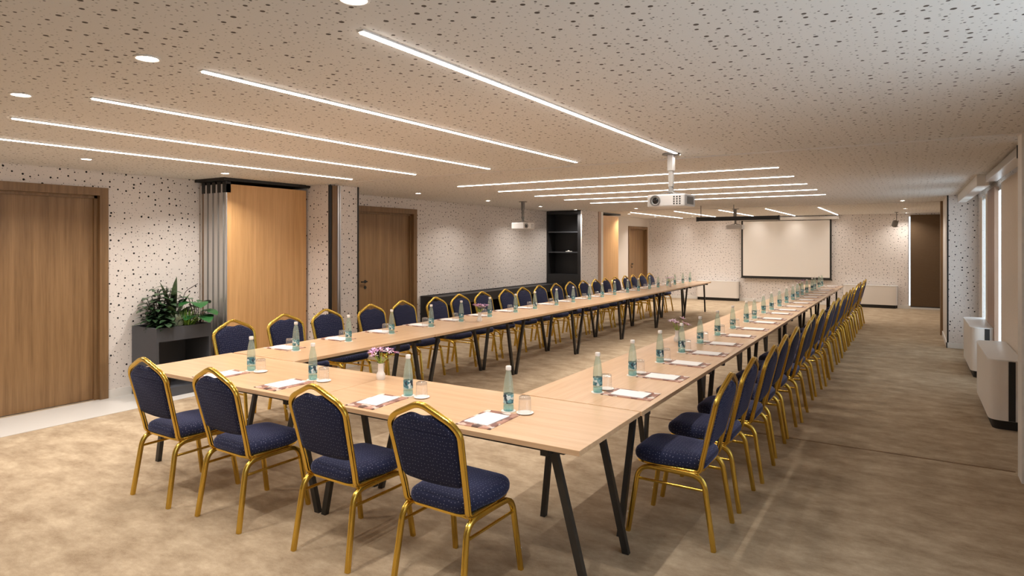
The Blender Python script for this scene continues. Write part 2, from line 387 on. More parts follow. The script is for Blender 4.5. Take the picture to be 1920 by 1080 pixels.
def track(name, y, x0, x1, lab):
    t = thing(name, lab, 'track', kind='structure')
    for dy in (-.018, .018): part('rail', MB().box(x0, x1, y + dy - .006, y + dy + .006, CEIL - .006, CEIL), 'white', t)
    part('slot', MB().box(x0, x1, y - .011, y + .011, CEIL - .002, CEIL), 'vent', t)
track('trim_3', T1, -6.75, .66, 'white folding-wall track crossing the ceiling by the large projector')
track('trim_4', T2, -6.38, .47, 'thin folding-wall track across the ceiling near the far end')
struct('trim_7', MB().box(-6.3, .65, 5.862, 5.867, 0, .0025).box(-6.3, .65, 5.880, 5.885, 0, .0025), 'oak_frame', 'thin dark double seam across the carpet by the right-hand jamb', 'carpet seam')
# skirtings
struct('baseboard_left', MB().box(XL, XL + .015, D1[1], 4.40, .004, .09), 'white', 'white skirting between the near door and the planter', 'skirting')
struct('baseboard_left_middle', MB().box(XL, XL + .015, D2[1], 13.2, 0, .085), 'white', 'white skirting behind the long black bench', 'skirting')
struct('baseboard_back', MB().box(XLB, -.0, YB - .015, YB, 0, .085).box(0, .68, YB - .05, YB, 0, .045), 'white', 'white skirting along the far dotted wall', 'skirting')
struct('baseboard_pier', MB().box(-6.40, -6.388, 5.89, 6.2, 0, .085), 'white', 'white skirting of the near dotted pier', 'skirting')

# doors
def door(name, xw, y0, y1, ztop, label, handle_y=None, handle_far=True):
    d = thing(name, label, 'door', (xw, y0, 0), 0, None, 'structure'); L = y1 - y0; fw = .085
    # architrave in front of the wall, lining in the reveal, leaf set back
    part('frame', MB().box(-.0, .028, 0, fw, 0, ztop - fw).box(0, .028, L - fw, L, 0, ztop - fw).box(0, .028, 0, L, ztop - fw, ztop), 'oak_frame', d)
    part('lining', MB().box(-.19, 0, .062, fw, 0, ztop - .06).box(-.19, 0, L - fw, L - .062, 0, ztop - .06).box(-.19, 0, fw, L - fw, ztop - fw, ztop - .06), 'oak_frame', d)
    part('stop', MB().box(-.06, -.03, fw, fw + .03, 0, ztop - fw).box(-.06, -.03, L - fw - .03, L - fw, 0, ztop - fw).box(-.06, -.03, fw, L - fw, ztop - fw - .03, ztop - fw), 'oak_frame', d)
    lf = part('leaf', MB().box(-.105, -.062, fw + .003, L - fw - .003, .008, ztop - fw - .003), 'oak_dark', d)
    if handle_y is not None:
        hy = handle_y - y0
        h = MB().lathe([(0, 0), (.026, 0), (.026, .008), (.011, .01), (.011, .05), (0, .05)], 14, (-.062, hy, 1.06), 'X')
        h.bar((-.018, hy, 1.06), (-.018, hy + (-.12 if handle_far else .12), 1.06), .02, .02)
        part('handle', h, 'black', lf, 40); part('keyhole_plate', MB().lathe([(0, 0), (.026, 0), (.026, .008), (0, .008)], 14, (-.062, hy, .965), 'X'), 'black', lf, 40)
    return d
door('door_1', XL, *D1, 2.265, 'wide brown oak door at the left edge of the room')
door('door_2', XL, *D2, 2.265, 'dark brown door with black handle behind the left row of chairs', 7.335)
door('door_3', XLB, *D3, 2.18, 'small brown door in the far left corner', 17.9)

# windows of the right wall and of the far wall
def window(name, y0, y1, z0, z1, splits, label):
    wn = thing(name, label, 'window', kind='structure'); X = XW + .004
    fr = MB().box(X, X + .014, y0, y1, z0, z0 + .05).box(X, X + .014, y0, y1, z1 - .05, z1)
    ys = [y0] + splits + [y1]
    for y in ys: fr.box(X, X + .014, max(y0, y - .02), min(y1, y + .02), z0 + .05, z1 - .05)
    part('frame', fr, 'alu_mat', wn)
    for a, b in zip(ys, ys[1:]): part('pane', MB().box(X + .005, X + .009, a + .02, b - .02, z0 + .05, z1 - .05), 'pane', wn)
window('window_1', *W1, [2.2], 'tall window on the right beside the viewer')
window('window_2', *W2, [8.0, 10.0, 11.45], 'tall bright windows on the right behind the blinds')
wn = thing('window_3', 'window hidden behind the dark brown blind on the far wall', 'window', kind='structure')
part('frame', MB().box(-.05, -.03, YB + .05, YB + .1, .06, 2.36).box(.56, .58, YB + .05, YB + .1, .06, 2.36), 'alu_mat', wn); part('pane', MB().box(-.03, .56, YB + .07, YB + .076, .06, 2.36), 'pane', wn)
# mullion post between the blinds
tag(link('window_post', MB().box(.862, .903, 9.62, 10.45, 0, 2.36).mesh('window_post', 'jamb')), 'brown upright post between the two right-hand windows', 'post')['kind'] = 'structure'
def blind(label, x, y0, y1, z0, z1, cas, mat='blind', group='roller blinds'):
    b = thing('roller_blind', label, 'blind', (0, 0, 0), 0, group)
    part('fabric', MB().box(x - .002, x + .002, y0, y1, z0, z1), mat, b); part('bottom_bar', MB().box(x - .008, x + .008, y0, y1, z0 - .02, z0), 'alu_mat', b)
    if cas:
        part('cassette', MB().box(x - .17, x - .07, y0 + .25, y1 - .35, z1 - .01, z1 + .06), 'alu', b, bevel=.004)
        part('end_cap', MB().box(x - .175, x - .02, y0 + .22, y0 + .25, z1 - .03, z1 + .07), 'black', b); 
    return b
blind('beige roller blind nearest the brown jamb on the right', .872, 6.0, 9.03, .36, 2.36, True)
blind('beige roller blind beyond the window post on the right', .872, 10.42, 10.80, .36, 2.34, False)
blind('grey roller blind edge beside the dotted pier on the right', .872, 11.28, 11.64, .36, 2.34, False)
cb = tag(link('blind_housing', MB().box(.63, .745, 8.8, 12.2, 2.315, CEIL).mesh('blind_housing', 'white', None, .006)), 'white boxed blind housing under the ceiling above the far right window', 'housing')
b = thing('roller_blind', 'dark brown blackout blind hanging on the far wall', 'blind')
part('fabric', MB().box(0, .66, YB - .052, YB - .048, .07, 2.40), 'blind_dark', b); part('bottom_bar', MB().box(0, .66, YB - .06, YB - .04, .05, .07), 'black', b)

# ---------------------------------------------------------------- ceiling lights
def strip(x0, y0, x1, y1, label, group, gain=1.0):
    horizontal = abs(x1 - x0) > abs(y1 - y0)
    t = thing('linear_light', label, 'ceiling light', ((x0 + x1) / 2, (y0 + y1) / 2, CEIL), PI / 2 if not horizontal else 0, group)
    L = max(abs(x1 - x0), abs(y1 - y0)) / 2
    part('housing', MB().box(-L - .008, L + .008, -.016, -.0095, -.006, 0).box(-L - .008, L + .008, .0095, .016, -.006, 0).box(-L - .008, -L, -.0095, .0095, -.006, 0).box(L, L + .008, -.0095, .0095, -.006, 0), 'white', t); part('diffuser', MB().box(-L, L, -.0094, .0094, -.0110, -.001), 'led', t)
    la = bpy.data.lights.new('strip_beam', 'AREA'); la.shape = 'RECTANGLE'; la.size = 2 * L; la.size_y = .018; la.energy = STRIP_W * gain * L / 1.86; la.spread = math.radians(115); la.color = (1.0, .935, .865)
    link('strip_beam', la, t, (0, 0, -.0125))
for i, x in enumerate([-1.68, -2.66, -3.65, -4.64, -5.63]):
    strip(x, 1.65, x, 5.37, ORD[i] + ' glowing strip from the right in the near ceiling group', 'near ceiling strips')
for i, y in enumerate([6.80, 7.79, 8.86, 9.89, 10.96]):
    strip(-5.13, y, -1.12, y, ORD[i] + ' nearest crosswise glowing strip in the middle ceiling group', 'middle ceiling strips', 1.2)
for i, x in enumerate([-1.64, -2.69, -3.70, -4.73, -5.82]):
    strip(x, 14.75, x, 18.9, ORD[i] + ' glowing strip from the right in the far ceiling group', 'far ceiling strips', 1.12)
spots = [(-6.35, 1.42, 'of the near row closest to the left wall'), (-5.10, 1.42, 'of the near row, second from the left wall'), (-1.48, 1.42, 'at the top edge of the picture'), (-2.68, 1.42, 'between the top-edge spot and the leftmost near spot'), (-3.89, 1.42, 'at the far left above the strip ends'),
         (-6.35, 2.82, 'above the near brown door'), (-6.35, 4.20, 'in front of the folded partition panels'), (-6.38, 7.45, 'before the dark brown middle door'), (-6.42, 9.40, 'left of the small hanging projector'),
         (-6.5, 11.45, 'right of the small hanging projector'), (-6.46, 13.0, 'in front of the black shelf unit'), (-5.12, 13.28, 'under the large projector, beside the far strips'), (-6.2, 15.6, 'beside the far oak panel'), (-6.2, 17.6, 'before the far corner door'), (-5.2, 17.8, 'above the far wall left of the screen'),
         (-.12, 13.35, 'nearest of three near the brown blind'), (-.1, 16.4, 'middle of three near the brown blind'), (-.08, 18.7, 'farthest of three near the brown blind')]
for x, y, s in spots:
    t = thing('recessed_downlight', 'round recessed spot ' + s, 'ceiling light', (x, y, CEIL), 0, 'recessed ceiling spots')
    part('trim_ring', MB().lathe([(.040, -.0005), (.052, -.0005), (.052, -.004), (.044, -.006), (.040, -.004)], 20), 'white', t, 40)
    part('lens', MB().lathe([(0, -.003), (.040, -.003), (.040, -.001)], 20), 'spot', t)
    la = bpy.data.lights.new('spot_beam', 'AREA'); la.shape = 'DISK'; la.size = .07; la.energy = SPOT_W * (2.0 if x < -6 and y < 5 else 1.35 if x < -6 else 1.0); la.spread = math.radians(132); la.color = (1.0, .925, .845)
    link('spot_beam', la, t, (0, 0, -.008))
t = thing('spotlight', 'dark adjustable spot hanging from the ceiling before the far wall', 'spotlight', (-.29, 18.2, 0))
part('rod', MB().tube([(0, 0, CEIL), (0, 0, 2.22)], .008), 'vent', t); part('canopy', MB().lathe([(0, CEIL - .012), (.04, CEIL - .012), (.04, CEIL)], 14), 'vent', t)
hd = part('lamp_head', MB().lathe([(0, .07), (.05, .07), (.062, .05), (.065, -.07), (.055, -.07)], 16), 'vent', t, 40); hd.location = (-.03, -.02, 2.16); hd.rotation_euler = (.45, .25, 0)
ln = part('lens', MB().lathe([(0, -.066), (.056, -.066)], 16), 'spot', hd)

# ---------------------------------------------------------------- folding partition stacks
def panel_stack(name, x0, x1, y0, y1, n, labs, group):
    th = (x1 - x0) / n
    for i in range(n):
        xa, xb = x0 + i * th + .003, x0 + (i + 1) * th - .003
        p = thing('partition_panel', labs[i], 'partition panel', ((xa + xb) / 2, y0, 0), 0, group); hw = (xb - xa) / 2
        part('panel_face', MB().box(-hw, hw, .012, y1 - y0, .02, 2.37), 'oak_warm', p)
        part('edge_profile', MB().box(-hw, -hw * .25, -.004, .012, .02, 2.37).box(hw * .35, hw, 0, .012, .02, 2.37), 'alu', p)
        part('edge_groove', MB().box(-hw * .25, hw * .35, .004, .0119, .02, 2.37), 'vent' if i else 'oak_frame', p)
        part('seal', MB().box(-hw * .3, hw, -.006, .06, 2.27, 2.40), 'black', p)
panel_stack('a', -7.30, -6.78, 4.50, 5.66, 5, [a + ' folded partition panel of the near stack, showing its metal edge' for a in ('rearmost', 'second', 'third', 'fourth')] + ['warm oak partition panel facing the room at the near stack'], 'folded partition panels by the planter')
struct('trim_5', MB().box(-7.32, -6.74, 4.44, 5.69, 2.405, CEIL), 'black', 'black track recess above the near folded partition panels', 'track')
panel_stack('b', -6.9, -6.48, 14.5, 15.55, 4, [a + ' folded partition panel of the far stack' for a in ('rearmost', 'second', 'third')] + ['warm oak partition panel of the far stack facing the room'], 'folded partition panels at the far end')
struct('trim_6', MB().box(-6.93, -6.44, 14.45, 15.6, 2.405, CEIL), 'black', 'black track recess above the far folded partition panels', 'track')

# ---------------------------------------------------------------- planter, bench, shelves
def open_box(o, L, D, H, band, mat, top):
    """box along +y, front at x = D: solid upper band, dark recess under it, sides and base; tray on top"""
    e = .025
    part('side', MB().box(0, D, 0, e, .005, H), mat, o); part('side', MB().box(0, D, L - e, L, .005, H), mat, o)
    part('front_panel', MB().box(D - e, D, e, L - e, H - band, H), mat, o); part('back_panel', MB().box(0, e, e, L - e, .005, H), mat, o)
    part('base', MB().box(e, D, e, L - e, .005, .10), mat, o); part('shelf', MB().box(e, D - e, e, L - e, H - band, H - band + e), mat, o)
pl = thing('planter', 'anthracite box planter with an open recess beside the near door', 'planter', (-7.30, 3.70, 0)); open_box(pl, .62, .50, .76, .15, 'grey', True)
part('soil', MB().box(.026, .474, .026, .594, .64, .70), 'soil', pl)
bn = thing('bench', 'long black bench unit running along the left wall', 'bench', (XL + .016, 8.60, 0))
L = 4.55; open_box(bn, L, .45, .745, .16, 'blackboard', False)
part('top_board', MB().box(.025, .425, .025, L - .025, .70, .73), 'blackboard', bn)
for k in range(1, 4): part('divider', MB().box(.025, .425, L * k / 4 - .012, L * k / 4 + .012, .10, .585), 'blackboard', bn)
sh = thing('shelf_unit', 'tall black open shelf unit built into the left wall', 'shelf unit', (0, 13.2, 0)); xa, xb = XL + .001, -6.431
part('side', MB().box(xa, xa + .04, 0, .40, 0, 2.42), 'blackboard', sh); part('side', MB().box(xb - .08, xb, 0, .40, 0, 2.42), 'blackboard', sh)
part('back_panel', MB().box(xa + .04, xb - .08, .37, .40, 0, 2.42), 'blackboard', sh); part('top_panel', MB().box(xa + .04, xb - .08, 0, .37, 2.36, 2.42), 'blackboard', sh)
part('base_panel', MB().box(xa + .04, xb - .08, 0, .37, 0, .95), 'blackboard', sh)
for z in (1.45, 1.925): part('shelf', MB().box(xa + .04, xb - .08, .02, .37, z, z + .025), 'grey', sh)
t = thing('remote_control', 'small white object lying on the black shelf', 'remote', (-6.76, 13.27, 1.475)); part('body', MB().box(-.09, .07, -.02, .02, 0, .015), 'stud', t, bevel=.004); part('cap', MB().lathe([(0, .015), (.022, .015), (.02, .032), (0, .036)], 12, (-.02, 0, 0)), 'stud', t)

# plants in the planter
def leaf_geo(mb, base, d, length, width, bend=.5, nseg=5, fold=.18):
    d = Vector(d).normalized(); side = d.cross(Vector((0, 0, 1)))
    if side.length < .05: side = Vector((1, 0, 0))
    side.normalize(); p = Vector(base); V = []; Fc = []
    up0 = side.cross(d)
    for i in range(nseg + 1):
        t = i / nseg; wv = width * .5 * (math.sin(PI * min(1, t * .94 + .06)) ** .75) if i < nseg else .0008
        V += [p - side * wv + up0 * wv * fold, p, p + side * wv + up0 * wv * fold]
        d = (d + Vector((0, 0, -1)) * (bend / nseg)).normalized(); p = p + d * (length / nseg)
    for i in range(nseg):
        k = i * 3; Fc += [(k, k + 1, k + 4, k + 3), (k + 1, k + 2, k + 5, k + 4)]
    mb.add(V, Fc)
def stem_geo(mb, a, b, r=.004): mb.tube([a, ((a[0] + b[0]) / 2, (a[1] + b[1]) / 2, (a[2] + b[2]) / 2 + .01), b], r, 6)
rnd = random.Random(3); Z0 = .70
p = thing('bushy_plant', 'dense dark-leaved bushy plant at the left of the planter', 'plant', (-7.02, 3.86, Z0), group='plants in the planter'); st = MB(); fo = MB()
for k in range(24):
    a = k * 2.4; h = rnd.uniform(.06, .50); sp = rnd.uniform(.06, .30) * (1.15 - h); tip = (max(-.2, math.cos(a) * sp), math.sin(a) * sp, h); stem_geo(st, (0, 0, -.01), tip)
    for q in range(15):
        f = .25 + .75 * q / 14; ang = q * 2.4 + a; leaf_geo(fo, [c * f for c in tip], (math.cos(ang), math.sin(ang), .35), rnd.uniform(.09, .15), rnd.uniform(.05, .075), .8, 4)
part('stem', st, 'twig', p, 60); part('foliage', fo, 'leaf_dark', p, 60)
p = thing('broadleaf_plant', 'tall upright plant with long spotted leaves in the planter middle', 'plant', (-7.04, 4.02, Z0), group='plants in the planter')
for a, tilt, ln_, wd_ in [(.6, .05, .60, .15), (4.6, .20, .56, .14), (1.3, .30, .44, .13), (4.9, .65, .50, .12), (5.6, .5, .40, .12), (4.3, 1.0, .46, .11), (1.9, .6, .40, .11), (.2, .8, .36, .11)]:
    mb = MB(); leaf_geo(mb, (0, 0, 0), (math.cos(a) * tilt, math.sin(a) * tilt, 1), ln_, wd_, .3 + tilt, 8, .3); part('leaf', mb, 'leaf_mid', p, 60)
p = thing('pale_succulent', 'pale grey-green succulent low in the planter', 'plant', (-6.88, 3.97, Z0), group='plants in the planter'); mb = MB()
for k in range(110):
    a = rnd.uniform(0, 2 * PI); e = rnd.uniform(.2, 1.2); h = rnd.uniform(.02, .15); leaf_geo(mb, (math.cos(a) * .03, math.sin(a) * .03, h - .02), (math.cos(a) * e, math.sin(a) * e, 1), rnd.uniform(.06, .09), .028, .2, 3)
part('foliage', mb, 'leaf_pale', p, 60)
p = thing('grass_plant', 'bright green grassy tuft in the planter', 'plant', (-6.88, 4.09, Z0), group='plants in the planter'); mb = MB()
for k in range(90):
    a = rnd.uniform(0, 2 * PI); e = rnd.uniform(.1, .75); leaf_geo(mb, (0, 0, -.01), (math.cos(a) * e, math.sin(a) * e, 1), rnd.uniform(.15, .30), .015, .7, 5)
part('foliage', mb, 'leaf_bright', p, 60)
p = thing('philodendron', 'plant with big glossy round leaves at the right of the planter', 'plant', (-6.93, 4.24, Z0), group='plants in the planter'); st = MB()
for k in range(15):
    a = k * 2.4; rr = rnd.uniform(.05, .15); h = rnd.uniform(.08, .36); q = (math.cos(a) * rr, math.sin(a) * rr * .6 - .02, h); stem_geo(st, (0, 0, -.01), q)
    mb = MB(); leaf_geo(mb, q, (math.cos(a), math.sin(a) * .7, .25), rnd.uniform(.17, .22), rnd.uniform(.14, .18), .9, 6, .15); part('leaf', mb, 'leaf_big', p, 60)
part('stem', st, 'twig', p, 60)
p = thing('fern', 'feathery dark fern between grass and round-leaved plant', 'plant', (-7.05, 4.15, Z0), group='plants in the planter'); mb = MB()
for k in range(11):
    a = k * .7; d = Vector((math.cos(a) * .5, math.sin(a) * .5, 1)).normalized(); pos = Vector((0, 0, 0))
    for q in range(13):
        pos = pos + d * .034; d = (d + Vector((0, 0, -.09))).normalized(); sd = d.cross(Vector((0, 0, 1))).normalized()
        for sg in (-1, 1): leaf_geo(mb, pos, sd * sg + d * .6, .075 * (1 - q / 17), .018, .3, 3)
part('foliage', mb, 'leaf_mid', p, 60)
p = thing('bare_twig', 'thin bare dark twig rising from the planter', 'twig', (-7.08, 4.10, Z0)); part('stem', MB().tube(fillet([(0, 0, -.01), (.01, .02, .25), (.0, .08, .42), (.02, .22, .50)], .05), .004, 6, scale=None), 'twig', p, 60)

# ---------------------------------------------------------------- tables
TZ, TW = .735, .782
def make_table(L, label, group):
    t = thing('conference_table', label, 'table', group=group); h = L / 2; b = TW / 2
    part('tabletop', MB().box(-h + .0012, h - .0012, -b, b, TZ - .026, TZ), 'beech_x', t, bevel=.0015)
    for s in (-1, 1): part('rail', MB().box(-h + .12, h - .12, s * .29 - .02, s * .29 + .02, TZ - .062, TZ - .026), 'steel', t)
    for s in (-1, 1):
        part('cross_beam', MB().box(s * (h - .20) - .02, s * (h - .20) + .02, -b + .03, b - .03, TZ - .066, TZ - .0261), 'steel', t)
        for q in (-1, 1): part('leg', MB().bar((s * (h - .028), q * .25, 0), (s * (h - .20), q * .27, TZ - .04), .036, .03, None), 'steel', t)
    return t
LR = 1.76; N_T = 7
row = make_table(LR, 'light beech table with black trestle legs, first of the right row', 'tables of the right row'); row.rotation_euler.z = PI / 2
row.location = (-1.6545, 3.366 + LR / 2, 0)
for i in range(1, N_T):
    c = copy_tree(row); c.location.y = 3.366 + LR * (i + .5); c.location.x += .003 * i; c['label'] = 'light beech table with black trestle legs, %s from the front in the right row' % ORD[i]
for i in range(N_T):
    c = copy_tree(row); c.location = (-4.53 + .005 * i, 3.334 + LR * (i + .5), 0); c['group'] = 'tables of the left row'
    c['label'] = 'light beech table with black trestle legs, %s from the front in the left row' % ORD[i]
FROT = .0125
ft = make_table(1.826, 'light beech front table at the right corner of the horseshoe', 'front tables'); ft.location = (-1.265 - .913, 2.963 - .006, 0); ft.rotation_euler.z = FROT
c = copy_tree(ft); c.location = (-1.265 - .913 - 1.828, 2.963 - .006 - 1.828 * FROT, 0); c['label'] = 'light beech front table at the left corner of the horseshoe'

# ---------------------------------------------------------------- chairs
PROF0 = [(-.0125, -.0055), (-.009, -.0105), (-.0035, -.011), (0, -.0085), (.0035, -.011), (.009, -.0105), (.0125, -.0055),
        (.0125, .0055), (.009, .0105), (.0035, .011), (0, .0085), (-.0035, .011), (-.009, .0105), (-.0125, .0055)]
PROF = [(a * 1.08, b * 1.2) for a, b in PROF0]
def make_chair():
    t = thing('banquet_chair', '', 'chair')
    # seat cushion
    ol = round_poly([(-.172, -.185), (.172, -.185), (.212, .10), (.165, .235), (-.165, .235), (-.212, .10)], [.06, .06, .10, .09, .09, .10], 6)
    rings = [[(q.x, q.y, z) for q in inset(ol, d)] for d, z in [(.022, .412), (.006, .417), (0, .428), (-.002, .448), (.004, .466), (.016, .477), (.035, .486)]]
    last = rings[-1]
    for k, z in ((.75, .491), (.5, .494), (.22, .496)): rings.append([(q[0] * k, (q[1] - .02) * k + .02, z) for q in last])
    part('seat_cushion', MB().loft(rings), 'seat', t, 60)
    pan = [[(q.x, q.y, z) for q in inset(ol, d)] for d, z in [(.03, .400), (.012, .400), (.012, .4115), (.03, .4115)]]
    part('seat_pan', MB().loft(pan), 'gold', t, 30)
    # backrest pad in the frame plane: u across, v up along the leaning frame
    def fr(u, v, n=0.):                       # v = height, n = offset to the front
        y = -.172 - (v - .45) * .245; return (u, y + n, v)
    bo = round_poly([(-.183, .545), (0, .530), (.183, .545), (.203, .80), (.165, .842), (.062, .888), (0, .872), (-.062, .888), (-.165, .842), (-.203, .80)], [.04, .2, .04, .05, .05, .03, .03, .03, .05, .05], 5)
    rg = [[fr(q.x, q.y, n) for q in inset(bo, d)] for d, n in [(.03, -.018), (.010, -.014), (.002, -.004), (0, .006), (.006, .018), (.02, .026), (.034, .030)]]
    part('backrest', MB().loft(rg), 'back', t, 60)
    # back frame: from under the seat, up, over the pointed crown and down again
    pts = [(-.186, .05, .405), (-.188, -.165, .405), fr(-.191, .47), fr(-.214, .815), fr(-.175, .858), fr(0, .938), fr(.175, .858), fr(.214, .815), fr(.191, .47), (.188, -.165, .405), (.186, .05, .405)]
    part('back_frame', MB().sweep(fillet(pts, [0, .055, .03, .05, .05, .05, .05, .05, .03, .055, 0], 6), PROF, (0, 1, .25)), 'gold', t, 40)
    for s in (-1, 1):
        for q in (-1, 1):
            leg = [(s * .193, 0, .392), (s * .195, q * .185, .390), (s * .212, q * .245, 0)]
            lg = part('leg', MB().sweep(fillet(leg, .075, 7), PROF, (1, 0, 0)), 'gold', t, 40)
            if q == 1: part('stud', MB().lathe([(0, .008), (.004, .007), (.006, .004), (.006, 0)], 8, (s * .209, .243, .11), 'Y'), 'stud', lg)
        part('stretcher', MB().tube([(s * .199, -.187, .315), (s * .199, .187, .315)], .008, 8), 'gold', t, 60)
    for y in (-.13, .12): part('cross_bar', MB().tube([(-.193, y, .388), (.193, y, .388)], .009, 8), 'gold', t, 60)
    return t
ch0 = make_chair(); used = [False]
def chair(x, y, rz, label, group):
    c = ch0 if not used[0] else copy_tree(ch0); used[0] = True
    c.location = (x, y, 0); c.rotation_euler = (0, 0, rz); c['label'] = label; c['group'] = group; return c
rj = random.Random(11)
for i, (x, y, r) in enumerate([(-4.168, 2.470, 0), (-3.481, 2.500, -.02), (-2.623, 2.525, -.02), (-1.907, 2.532, -.02)]):
    chair(x, y, r, 'navy dotted chair with gold frame seen from behind, %s from the left' % ORD[i], 'chairs at the front tables')
for i in range(20):
    chair(-1.146 + .004 * i + (.022 if i in (2, 5, 8, 11) else 0) + (rj.uniform(-.012, .012) if i > 2 else 0), 3.694 + .589 * i + (rj.uniform(-.02, .02) if i > 2 else 0), PI / 2 + (rj.uniform(-.03, .03) if i > 1 else 0), 'navy and gold chair of the right row, %s from the front' % ORD[i], 'chairs of the right row')
LY = [3.72, 4.31, 4.89, 5.55, 6.14, 6.79, 7.35, 7.93, 8.56, 9.10, 9.69, 10.30, 10.87, 11.44, 11.98, 12.52, 13.06, 13.60, 14.14, 14.68, 15.2]
for i, y in enumerate(LY):
    chair(-5.235 + rj.uniform(-.015, .015), y, -PI / 2 + rj.uniform(-.03, .03), 'navy and gold chair of the left row, %s from the planter' % ORD[i], 'chairs of the left row')

# ---------------------------------------------------------------- place settings
def mk_bottle():
    t = thing('water_bottle', '', 'bottle')
    part('glass_body', MB().lathe([(0, .030), (.0292, .030), (.0292, .092), (.0296, .118), (.0281, .122), (.0288, .128), (.0270, .134), (.0278, .140), (.0258, .147), (.0264, .153), (.0242, .161), (.0246, .167), (.0222, .178), (.0190, .196), (.0150, .212), (.0130, .228), (.0135, .232)], 18), 'bottle', t, 50)
    part('base', MB().lathe([(0, .001), (.026, .001), (.0295, .005), (.0292, .030), (0, .030)], 18), 'bbase', t, 50)
    part('label', MB().lathe([(.0297, .044), (.0299, .045), (.0299, .094), (.0297, .095)], 18), 'blabel', t, 50)
    part('cap', MB().lathe([(.0150, .226), (.0158, .228), (.0158, .246), (.0135, .249), (0, .249)], 16), 'ceramic', t, 50)
    return t
def mk_glass():
    t = thing('tumbler', '', 'glass')
    part('bowl', MB().lathe([(.034, .001), (.036, .001), (.033, .085), (.028, .089), (0, .089)], 18), 'glass', t, 50)
    part('thick_base', MB().lathe([(0, .074), (.0318, .074), (.0318, .0845), (.027, .0875), (0, .0875)], 18), 'glass', t, 50); return t
def mk_folder():
    t = thing('folder', '', 'folder'); part('cover', MB().box(-.105, .105, -.158, .158, 0, .003), 'folder', t); part('inner_sheet', MB().box(-.085, .100, -.150, .120, .003, .0042), 'folder', t); return t
paper_me = MB().box(-.075, .075, -.105, .105, 0, .004).mesh('note_pad', 'paper')
coaster_me = MB().lathe([(0, 0), (.048, 0), (.048, .002), (0, .002)], 24).mesh('coaster', 'doily', 40)
proto = {'b': mk_bottle(), 'g': mk_glass(), 'f': mk_folder()}; first = {'b': 1, 'g': 1, 'f': 1}
def put(k, loc, rz, label, group):
    o = proto[k] if first[k] else copy_tree(proto[k]); first[k] = 0
    o.location = loc; o.rotation_euler = (0, 0, rz); o['label'] = label; o['group'] = group
def setting(ax, ay, rz, where, group, bot, gl, pad):
    """positions are offsets from the anchor in world axes"""
    j = lambda s: rj.uniform(-s, s)
    pr = rz + j(.05)
    put('f', (ax + pad[0] + j(.006), ay + pad[1] + j(.008), TZ + .0002), pr, 'printed brown folder at the %s' % where, 'folders ' + group)
    q = link('note_pad', paper_me, None, (ax + pad[0] + j(.006), ay + pad[1] + j(.008), TZ + .0046), (0, 0, pr + j(.06))); tag(q, 'white note paper at the %s' % where, 'note pad', 'note pads ' + group)
    q = link('coaster', coaster_me, None, (ax + gl[0], ay + gl[1], TZ + .0052)); tag(q, 'round white coaster under the glass at the %s' % where, 'coaster', 'coasters ' + group)
    put('g', (ax + gl[0], ay + gl[1], TZ + .0072), 0, 'upturned tumbler at the %s' % where, 'tumblers ' + group)
    q = link('coaster', coaster_me, None, (ax + bot[0], ay + bot[1], TZ + .0003)); q.scale = (.85, .85, 1); tag(q, 'round white coaster under the bottle at the %s' % where, 'coaster', 'bottle coasters ' + group)
    put('b', (ax + bot[0], ay + bot[1], TZ + .0025), j(3), 'greenish water bottle at the %s' % where, 'bottles ' + group)
for i, (px, bx, by) in enumerate([(-4.14, -4.105, 2.925), (-3.513, -3.473, 2.955), (-2.67, -2.614, 2.958), (-1.90, -1.900, 2.985)]):
    setting(bx, by, 0, '%s front-table seat from the left' % ORD[i], 'on the front tables', (0, 0), (.105, .003), (px - bx, -.205))
RY = [3.656, 4.254, 4.839, 5.375, 5.963, 6.568, 7.184, 7.853, 8.30, 8.98, 9.50, 10.1, 10.75, 11.38, 11.98, 12.55, 13.18, 13.85, 14.3, 14.95, 15.42]
for i, y in enumerate(RY):
    setting(-1.658 + rj.uniform(-.01, .01), y, -PI / 2, '%s right-row seat from the front' % ORD[i], 'on the right row', (0, 0), (.012, .108), (.20, .055))
LYB = [3.676, 4.292, 4.893, 5.528, 6.099, 6.68, 7.31, 7.83, 8.48, 9.06, 9.65, 10.17, 10.75, 11.36, 11.9, 12.56, 13.08, 13.72, 14.2, 14.8, 15.4]
for i, y in enumerate(LYB):
    setting(-4.545 + rj.uniform(-.01, .01), y, PI / 2, '%s left-row seat from the planter' % ORD[i], 'on the left row', (0, 0), (-.105, .02), (-.215, .045))

